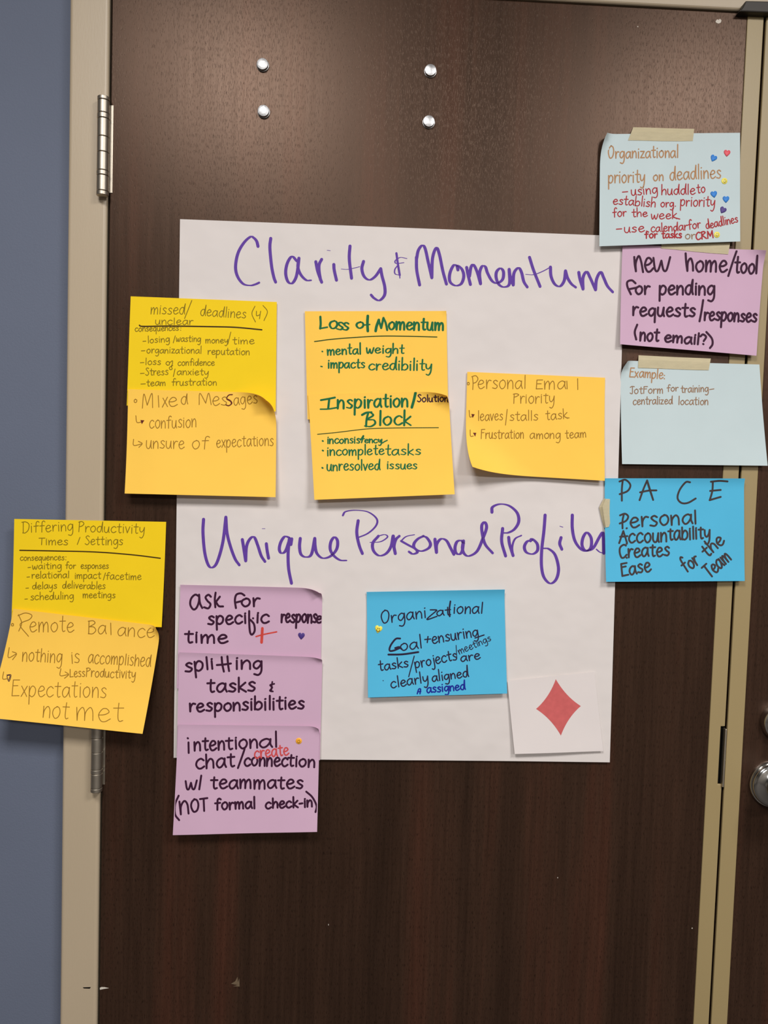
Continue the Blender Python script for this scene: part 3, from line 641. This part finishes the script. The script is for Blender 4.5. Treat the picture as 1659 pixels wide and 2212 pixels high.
write(s, o, 'greytan', 2.1, [('JotForm', 240, 430, 578, 425, 46, .6), ('for', 622, 408, 735, 402, 40, .8), ('training', 765, 420, 1045, 408, 46, .8), '1058,388 1102,381', ('centralized', 272, 542, 675, 536, 48, .8), ('location', 738, 542, 1042, 544, 48, .8)], 'f')
s, o = note('blue', 'bright blue sticky note headed PACE, lowest of the column on the right', (1306.3, 1033), (1607, 1033), (1309.4, 1256.7), (1608.9, 1255), .0066, (.009, .004), rolls=((0, 89.9, .010, .045),), seed=15)
for row in ('320,115 312,200 312,305|290,128 345,112 390,160 365,215 292,245', '475,300 510,200 !545,118 600,298|480,228 560,212 630,210', '940,135 900,135 845,205 825,280 860,325 920,325 992,285', '1150,135 1145,215 1122,300|1132,130 1210,122 1285,127|1125,215 1222,206|1120,300 1222,270'):
    write(s, o, 'charcoal', 4.2, [row], 'g', name='heading_letter')
write(s, o, 'charcoal', 4.2, [
    '330,430 318,490 318,560|295,440 340,425 370,450 350,490 292,515', ('ersonal', 385, 550, 1000, 515, 92, .35), '355,560 358,558', ('Accoun', 285, 695, 725, 682, 84, .35), ('tability', 738, 672, 1122, 652, 84, .35), '355,700 358,702', ('Creates', 288, 830, 748, 812, 82, .4), '355,830 358,832', ('Ease', 310, 1000, 578, 955, 80, .4)], 'g')
write(s, o, 'charcoal', 4.2, [('for', 905, 968, 1030, 880, 80, .8), ('the', 1100, 830, 1262, 690, 72, .8), ('Team', 1120, 1018, 1322, 848, 82, .5)], 'g', name='slanted_writing')

# white card with a red diamond
s = Sheet((1096, 1471), (1284.4, 1451), (1112, 1629), (1303, 1622.4), .0064, (.006, .003), seed=16)
o = s.build('paper_card', M['card']); tag(o, 'white paper card with a red diamond in the lower right of the poster', 'card')
def arc(p, q, k):
    m = ((p[0]+q[0])/2, (p[1]+q[1])/2); c = (1206, 1528); t = (m[0]+(c[0]-m[0])*k, m[1]+(c[1]-m[1])*k)
    return [((1-a)**2*p[0]+2*a*(1-a)*t[0]+a*a*q[0], (1-a)**2*p[1]+2*a*(1-a)*t[1]+a*a*q[1]) for a in np.linspace(0, 1, 11)[:-1]]
K = [(1200.5, 1467), (1254.5, 1525), (1211.5, 1588.7), (1157.8, 1531.3)]
pts = [(1206, 1528)]+sum((arc(K[i], K[(i+1) % 4], .26) for i in range(4)), [])
n = len(pts)-1
q = s.place(s.find(np.array(pts)), TH+.00012)
dm = new_obj('red_diamond', q, [(0, 1+i, 1+(i+1) % n) for i in range(n)], ink('diamond'), o)

# ------------------------------------------------------------------ masking tape and stickers
def band(P, y0, y1, name, label, thick=.0003, t0=0.0, t1=.38):
    """a strip of tape: outline in photo pixels, lying y0 off the door at its first edge and y1 at its other"""
    P = np.array(P, float); n = len(P)//2
    a, c = P[:n], P[n:][::-1]; V = []; F = []; m = 7
    for j in range(m):
        t = j/(m-1); k = min(1, max(0, (t-t0)/(t1-t0))); e = k*k*(3-2*k); y = -(y0*(1-e)+y1*e); V += [tuple(q) for q in at_many(a*(1-t)+c*t, y)]
    for j in range(m-1):
        for i in range(n-1): F.append((j*n+i, (j+1)*n+i, (j+1)*n+i+1, j*n+i+1))
    V = np.array(V); nb = len(V); B = V.copy(); B[:, 1] += thick
    F += [tuple(nb+i for i in reversed(f)) for f in F[:]]
    rim = list(range(n))+[j*n+n-1 for j in range(1, m)]+[(m-1)*n+i for i in range(n-2, -1, -1)]+[j*n for j in range(m-2, 0, -1)]
    F += [(rim[k], rim[(k+1) % len(rim)], nb+rim[(k+1) % len(rim)], nb+rim[k]) for k in range(len(rim))]
    o = new_obj(name, np.concatenate([V, B]), F, M['tape'], None, V.mean(0))
    tag(o, label, 'tape', 'masking tape strips')
band([(1368, 274.8), (1400, 275.5), (1440, 277), (1480, 278), (1499.8, 278.3), (1496.5, 304.5), (1470, 305), (1430, 304.8), (1390, 303.5), (1356.8, 303)], .0008, .0036, 'masking_tape', 'beige masking tape strip on top of the pale blue priority note')
band([(1430, 524), (1465, 524), (1500, 524), (1540, 524), (1577.5, 523.7), (1573, 549.3), (1540, 547), (1500, 543.5), (1460, 539), (1428, 536.3)], .0072, .0077, 'masking_tape', 'beige masking tape strip on top of the lilac new home note')
band([(1379.4, 767.4), (1420, 769.5), (1460, 771.5), (1500, 773), (1535.5, 774.3), (1531, 799.5), (1500, 799), (1460, 797.5), (1420, 796), (1378.4, 794.7)], .0008, .0042, 'masking_tape', 'beige masking tape strip on top of the pale blue Example note')
band([(1317.6, 1078), (1317, 1092), (1317, 1112), (1318, 1130), (1315.5, 1138), (1305, 1140.5), (1300.5, 1124), (1297.5, 1110), (1294.5, 1096), (1304, 1077)], .0100, .0064, 'masking_tape', 'small torn beige masking tape piece at the left edge of the PACE note', t0=.62, t1=1.0)

M['st_blue'] = principled('blue_sticker', (24, 122, 205), .55, var=.25, scale=240)
M['st_red'] = principled('red_sticker', (224, 72, 86), .5, var=.18, scale=240)
M['st_purple'] = principled('purple_sticker', (72, 46, 124), .55, var=.12, scale=240)
M['st_yellow'] = principled('yellow_sticker', (246, 228, 84), .35, var=.05, scale=240)
M['st_orange'] = principled('orange_sticker', (255, 178, 52), .35, var=.08, scale=240)
M['st_face'] = principled('sticker_face_line', (96, 72, 14), .6, var=.02)
HEART = [(0, -.62), (.18, -.92), (.48, -1.0), (.82, -.84), (.98, -.48), (.9, -.06), (.62, .36), (.28, .74), (0, 1.0)]
HEART = HEART+[(-x, y) for x, y in HEART[-2:0:-1]]
def sticker(sheet, cx, cy, r, mat, kind, label, group, rot=0, face=False, white=False):
    shp = HEART if kind == 'heart' else [(math.cos(a), math.sin(a)) for a in np.linspace(0, 2*math.pi, 28, endpoint=False)]
    ca, sa = math.cos(math.radians(rot)), math.sin(math.radians(rot))
    tr_ = lambda x, y: (cx+r*(x*ca-y*sa), cy+r*(x*sa+y*ca))
    n = len(shp); rings = [(1.0, .00005), (1.0, .0005), (.86, .0008), (.5, .00105)]
    V = []; F = []
    for k, off in rings:
        V.append(sheet.place(sheet.find(np.array([tr_(x*k, y*k) for x, y in shp])), TH+off))
    V.append(sheet.place(sheet.find(np.array([tr_(0, 0)])), TH+.0011)); V = np.concatenate(V); m = len(rings)
    for j in range(m-1):
        for i in range(n): F.append((j*n+i, j*n+(i+1) % n, (j+1)*n+(i+1) % n, (j+1)*n+i))
    for i in range(n): F.append(((m-1)*n+i, (m-1)*n+(i+1) % n, m*n))
    o = new_obj(('heart' if kind == 'heart' else 'smiley')+'_sticker', V, F, M[mat], None, V.mean(0), smooth=True)
    tag(o, label, 'sticker', group)
    if face:
        VV = []; FF = []
        for st, w_ in (([(-.45, .12), (-.3, .4), (0, .52), (.3, .36), (.42, .05)], .17), ([(-.2, -.38), (-.2, -.12)], .17), ([(.2, -.42), (.2, -.16)], .17)):
            v, f = ribbon([tr_(*q) for q in crom(st)], w_*r); k = len(VV); VV += v; FF += [tuple(a+k for a in q) for q in f]
        Q = sheet.place(sheet.find(np.array(VV)), TH+.0013)
        new_obj('smile', Q, FF, M['st_face'], o)
    return o
HG, SG = 'heart stickers', 'smiley stickers'
sticker(SPRI, 1570, 331.5, 7.2, 'st_red', 'heart', 'red heart sticker in the upper right of the pale blue priority note', HG, 6)
sticker(SPRI, 1540.8, 342.5, 7.2, 'st_blue', 'heart', 'blue heart sticker left of the red heart on the priority note', HG, 25)
sticker(SPRI, 1541.8, 420.4, 7.2, 'st_blue', 'heart', 'blue heart sticker next to the end of the word priority', HG, -8)
sticker(SPRI, 1567.8, 431.3, 7.2, 'st_blue', 'heart', 'blue heart sticker just above the purple heart, nearest the note edge', HG, 0)
sticker(SPRI, 1561, 454.5, 7.2, 'st_purple', 'heart', 'purple heart sticker on the pale blue priority note', HG, 28)
sticker(SPRI, 1564.5, 391.3, 6.3, 'st_yellow', 'round', 'yellow smiley sticker after the word deadlines on the priority note', SG, -18, True)
sticker(SPRI, 1548.3, 507.3, 6.3, 'st_yellow', 'round', 'yellow smiley sticker after CRM at the foot of the priority note', SG, 8, True)
sticker(SASK, 651, 1374, 7.4, 'st_purple', 'heart', 'purple heart sticker under the word response on the lilac note', HG, 4)
sticker(SINT, 645.5, 1600.3, 6.6, 'st_orange', 'round', 'orange smiley sticker on the lowest lilac note', SG, -4, True)
sticker(SGOAL, 817.3, 1359.5, 8.2, 'st_yellow', 'heart', 'yellow heart sticker with a smiling face on the blue goal note', HG, 14, True)
